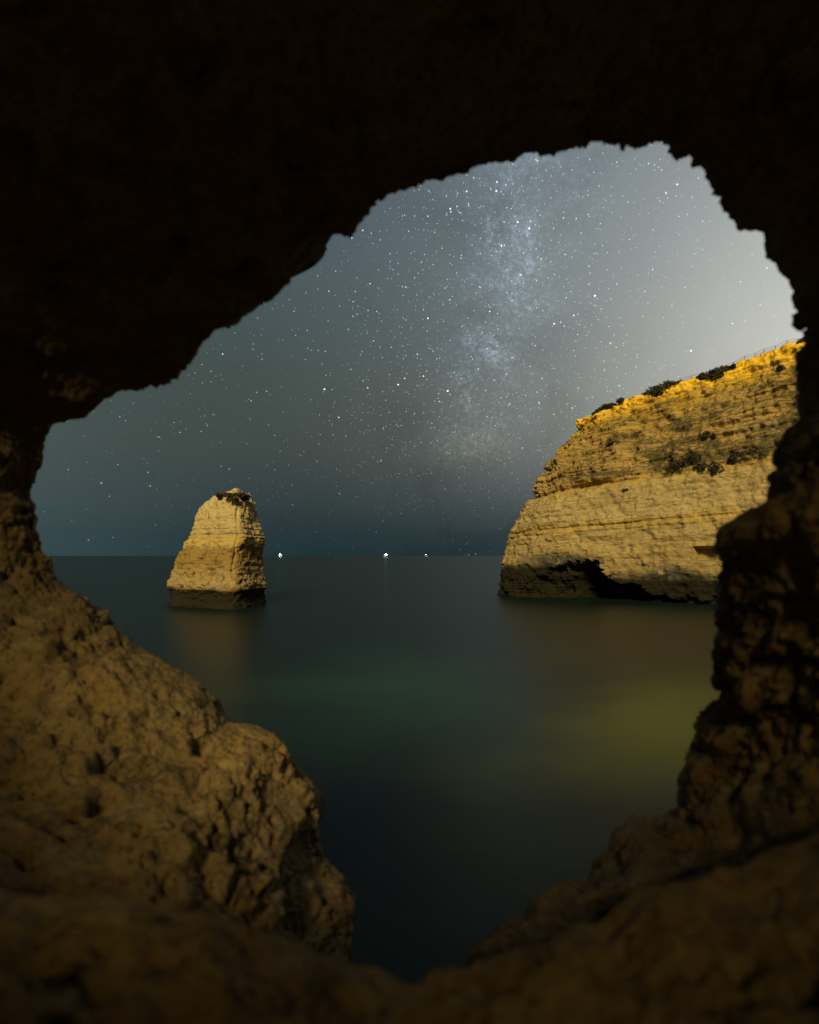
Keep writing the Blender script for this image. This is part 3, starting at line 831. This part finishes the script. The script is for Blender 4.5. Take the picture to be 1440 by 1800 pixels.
# wind-cut mats of scrub along the brink, each hugging the ground it grows on
def brink_mat(px0, px1, r, drop, n, seed, label):
    rng = np.random.default_rng(seed)
    base = crest_at((px0 + px1) / 2)
    root = empty('shrub', tuple(base)); tag(root, label, 'shrub', 'scrub along the cliff brink')
    cs = []
    for px in np.linspace(px0, px1, 9):
        p = crest_at(px); f = math.sin(math.pi * (px - px0 + 4) / (px1 - px0 + 8))
        cs.append((p - base + (0, -0.25, -0.30 * r), r * (0.35 + 0.65 * f)))
        if drop: cs.append((p - base + (0.0, -0.9, -drop * f), r * 0.8 * f + 0.1))
    V, Fc = [], []
    for i in range(n):
        c, q = cs[rng.integers(0, len(cs))]
        v = rng.normal(size=3); v /= np.linalg.norm(v); v *= rng.uniform(0.4, 1.0)
        c = c + v * q * np.array([1.25, 1.0, 0.8])
        a = rng.normal(size=3); a /= np.linalg.norm(a); b = np.cross(a, rng.normal(size=3)); b /= np.linalg.norm(b)
        sz = 0.24 * rng.uniform(0.6, 1.3); k = len(V)
        V += [c - a * sz, c + b * sz * 0.5, c + a * sz, c - b * sz * 0.5]; Fc.append((k, k + 1, k + 2, k + 3))
    poly_mesh('foliage', V, Fc, M_LEAF, root)
    for c, q in cs[::2]:
        beam(c - (0, 0, q), c + (0.2, 0, 0.2 * q), 0.07, M_STEM, 'stem', root)


brink_mat(1042, 1092, 0.75, 0.0, 1500, 260, 'thin low scrub mat on the cliff brink, leftmost of the three')
brink_mat(1134, 1192, 1.35, 1.2, 3400, 261, 'big dark scrub mat capping the brightest orange knob of the cliff')
brink_mat(1226, 1284, 1.15, 0.9, 3000, 262, 'dark scrub mat on the cliff brink just left of the bare fence')
brink_mat(1406, 1424, 0.8, 0.0, 700, 263, 'small bush at the top right end of the cliff brink')
# scrub on the head of the stack
SPX, SPY = to_px(SP)
for i, (px, py, r, lab) in enumerate([
        (388, 874, 0.85, 'leftmost dark tuft on the summit of the sea stack'),
        (404, 873, 0.95, 'dark tuft left of centre on the sea stack summit'),
        (412, 882, 0.75, 'small dark tuft just below the sea stack summit'),
        (424, 873, 0.8, 'dark tuft right of centre on the sea stack summit'),
        (433, 877, 1.05, 'rightmost and largest dark tuft on the sea stack summit')]):
    d = np.hypot(SPX - px, SPY - py); k = np.argmin(np.where(d < d.min() + 1.5, SP[..., 1], 1e9))
    shrub(SP.reshape(-1, 3)[k] + np.array([0, -0.45, 0.10]), r * 1.1, r, r * 0.75, 520, 0.17, 290 + i, lab, 'tufts on the sea stack', M_LEAF, 'plant', 'plant')

# ------------------------------------------------------------------ fence along the brink


pts = [crest_at(px) + np.array([0.5, 0.7, 0]) for px in range(1192, 1425, 19)]
fence = empty('fence', tuple(pts[0])); tag(fence, 'thin wooden post and rail fence along the cliff brink', 'fence')
rnd = random.Random(4)
org = pts[0].copy(); tops = []
for p in pts:
    q = p - org
    lean = np.array([rnd.uniform(-.06, .06), 0, 0])
    beam(q - (0, 0, 0.9), q + (0, 0, 0.85) + lean, 0.05, M_WOOD, 'post', fence); tops.append(q)
for a, b in zip(tops[:-1], tops[1:]):
    for h in (0.78, 0.42): beam(a + (0, 0, h), b + (0, 0, h), 0.026, M_WOOD, 'rail', fence)

# ------------------------------------------------------------------ fishing boats on the horizon
M_HULL = plain('boat_hull_paint', (0.10, 0.14, 0.20), 0.5)
M_CABIN = plain('boat_cabin_paint', (0.7, 0.7, 0.68), 0.5)
M_STEEL = plain('boat_rigging_steel', (0.3, 0.3, 0.3), 0.5, 0.6)


def lamp_mat(strength):
    m, gg, b = new_mat('boat_lamp_glass')
    b.inputs['Base Color'].default_value = (0.9, 0.95, 1, 1)
    b.inputs['Emission Color'].default_value = (0.30, 0.85, 1.0, 1)
    b.inputs['Emission Strength'].default_value = strength
    return m


def boat(px, Y, rz, lamp, lamps, label):
    root = empty('fishing_boat', ((px - 720) / F * Y, Y, 0), rz); tag(root, label, 'boat', 'fishing boats on the horizon')
    secs = [(-12, 2.6, 2.4, 0.2), (-8, 3.3, 2.2, -0.8), (0, 3.5, 2.3, -1.0), (6, 3.0, 2.9, -0.9), (10, 1.7, 3.7, -0.5), (13, 0.12, 4.6, 0.4)]
    V, Fc = [], []
    for x, w, zt, zk in secs: V += [(x, -w, zt), (x, -w * 0.72, 0.1), (x, 0, zk), (x, w * 0.72, 0.1), (x, w, zt)]
    for i in range(5):
        for j in range(4): a = 5 * i + j; Fc.append((a, a + 1, a + 6, a + 5))
        Fc.append((5 * i + 4, 5 * i, 5 * i + 5, 5 * i + 9))
    Fc += [(0, 4, 3, 2, 1), (25, 26, 27, 28, 29)]
    poly_mesh('hull', V, Fc, M_HULL, root)
    def bx(x0, x1, w, z0, z1, name, par, mat=M_CABIN, in_=0.0):
        v = [(x0, -w, z0), (x1, -w, z0), (x1, w, z0), (x0, w, z0), (x0 + in_, -w + .2, z1), (x1 - in_, -w + .2, z1), (x1 - in_, w - .2, z1), (x0 + in_, w - .2, z1)]
        return poly_mesh(name, v, [(3, 2, 1, 0), (4, 5, 6, 7), (0, 1, 5, 4), (1, 2, 6, 5), (2, 3, 7, 6), (3, 0, 4, 7)], mat, par)
    cab = bx(1, 6, 2.2, 2.2, 6.2, 'wheelhouse', root, in_=0.4)
    bx(0.6, 6.3, 2.4, 6.203, 6.5, 'wheelhouse_roof', cab)
    beam((-1.5, 0, 2), (-1.5, 0, 16), 0.2, M_STEEL, 'mast', root)
    beam((-1.5, 0, 6), (-10, 0, 11), 0.14, M_STEEL, 'boom', root)
    beam((-10.5, -2, 2.2), (-10.5, -2, 8), 0.14, M_STEEL, 'gantry_leg', root); beam((-10.5, 2, 2.2), (-10.5, 2, 8), 0.14, M_STEEL, 'gantry_leg', root)
    beam((-10.5, -2.2, 8.1), (-10.5, 2.2, 8.1), 0.14, M_STEEL, 'gantry_bar', root)
    ml, mdim = lamp_mat(lamp), lamp_mat(9.0 * lamp / 700)
    for k in range(-3, 4):                              # dim glowing bodies added around the lamps to imitate their halo
        ring8 = [(math.cos(a) * 0.8, math.sin(a) * 0.8) for a in [j * math.pi / 4 for j in range(8)]]
        cx_, cz_ = -1.5 + k * 3.0, 13.6 - 0.9 * abs(k)
        V2 = [(cx_ + a, b, cz_ + h) for h, q in ((-0.9, 0.6), (0.0, 1.0), (0.9, 0.5)) for a, b in [(x * q, y * q) for x, y in ring8]]
        F2 = [(8 * i + j, 8 * i + (j + 1) % 8, 8 * i + 8 + (j + 1) % 8, 8 * i + 8 + j) for i in range(2) for j in range(8)] + [tuple(range(7, -1, -1)), tuple(range(16, 24))]
        poly_mesh('halo_body', V2, F2, mdim, root, True)
    for k in range(lamps):
        c = np.array([-1.5 + (k - (lamps - 1) / 2) * 1.7, -0.5, 15.0 - 0.5 * abs(k - (lamps - 1) / 2)])
        V2, F2 = [], []
        for a in range(5):
            for q in range(8):
                la = -math.pi / 2 + math.pi * a / 4
                V2.append(c + 0.85 * np.array([math.cos(la) * math.cos(q * math.pi / 4), math.cos(la) * math.sin(q * math.pi / 4), math.sin(la) * 1.2]))
        for a in range(4):
            for q in range(8): F2.append((a * 8 + q, a * 8 + (q + 1) % 8, (a + 1) * 8 + (q + 1) % 8, (a + 1) * 8 + q))
        poly_mesh('lamp', V2, F2, ml, root, True)
    return root


boat(493, 3300, R(25), 420, 3, 'fishing boat with white lamps on the horizon, nearest the sea stack')
boat(678, 3000, R(160), 700, 4, 'brightest fishing boat on the horizon between sea stack and headland')
boat(749, 4300, R(10), 70, 1, 'faintest fishing boat light on the horizon, rightmost of three')
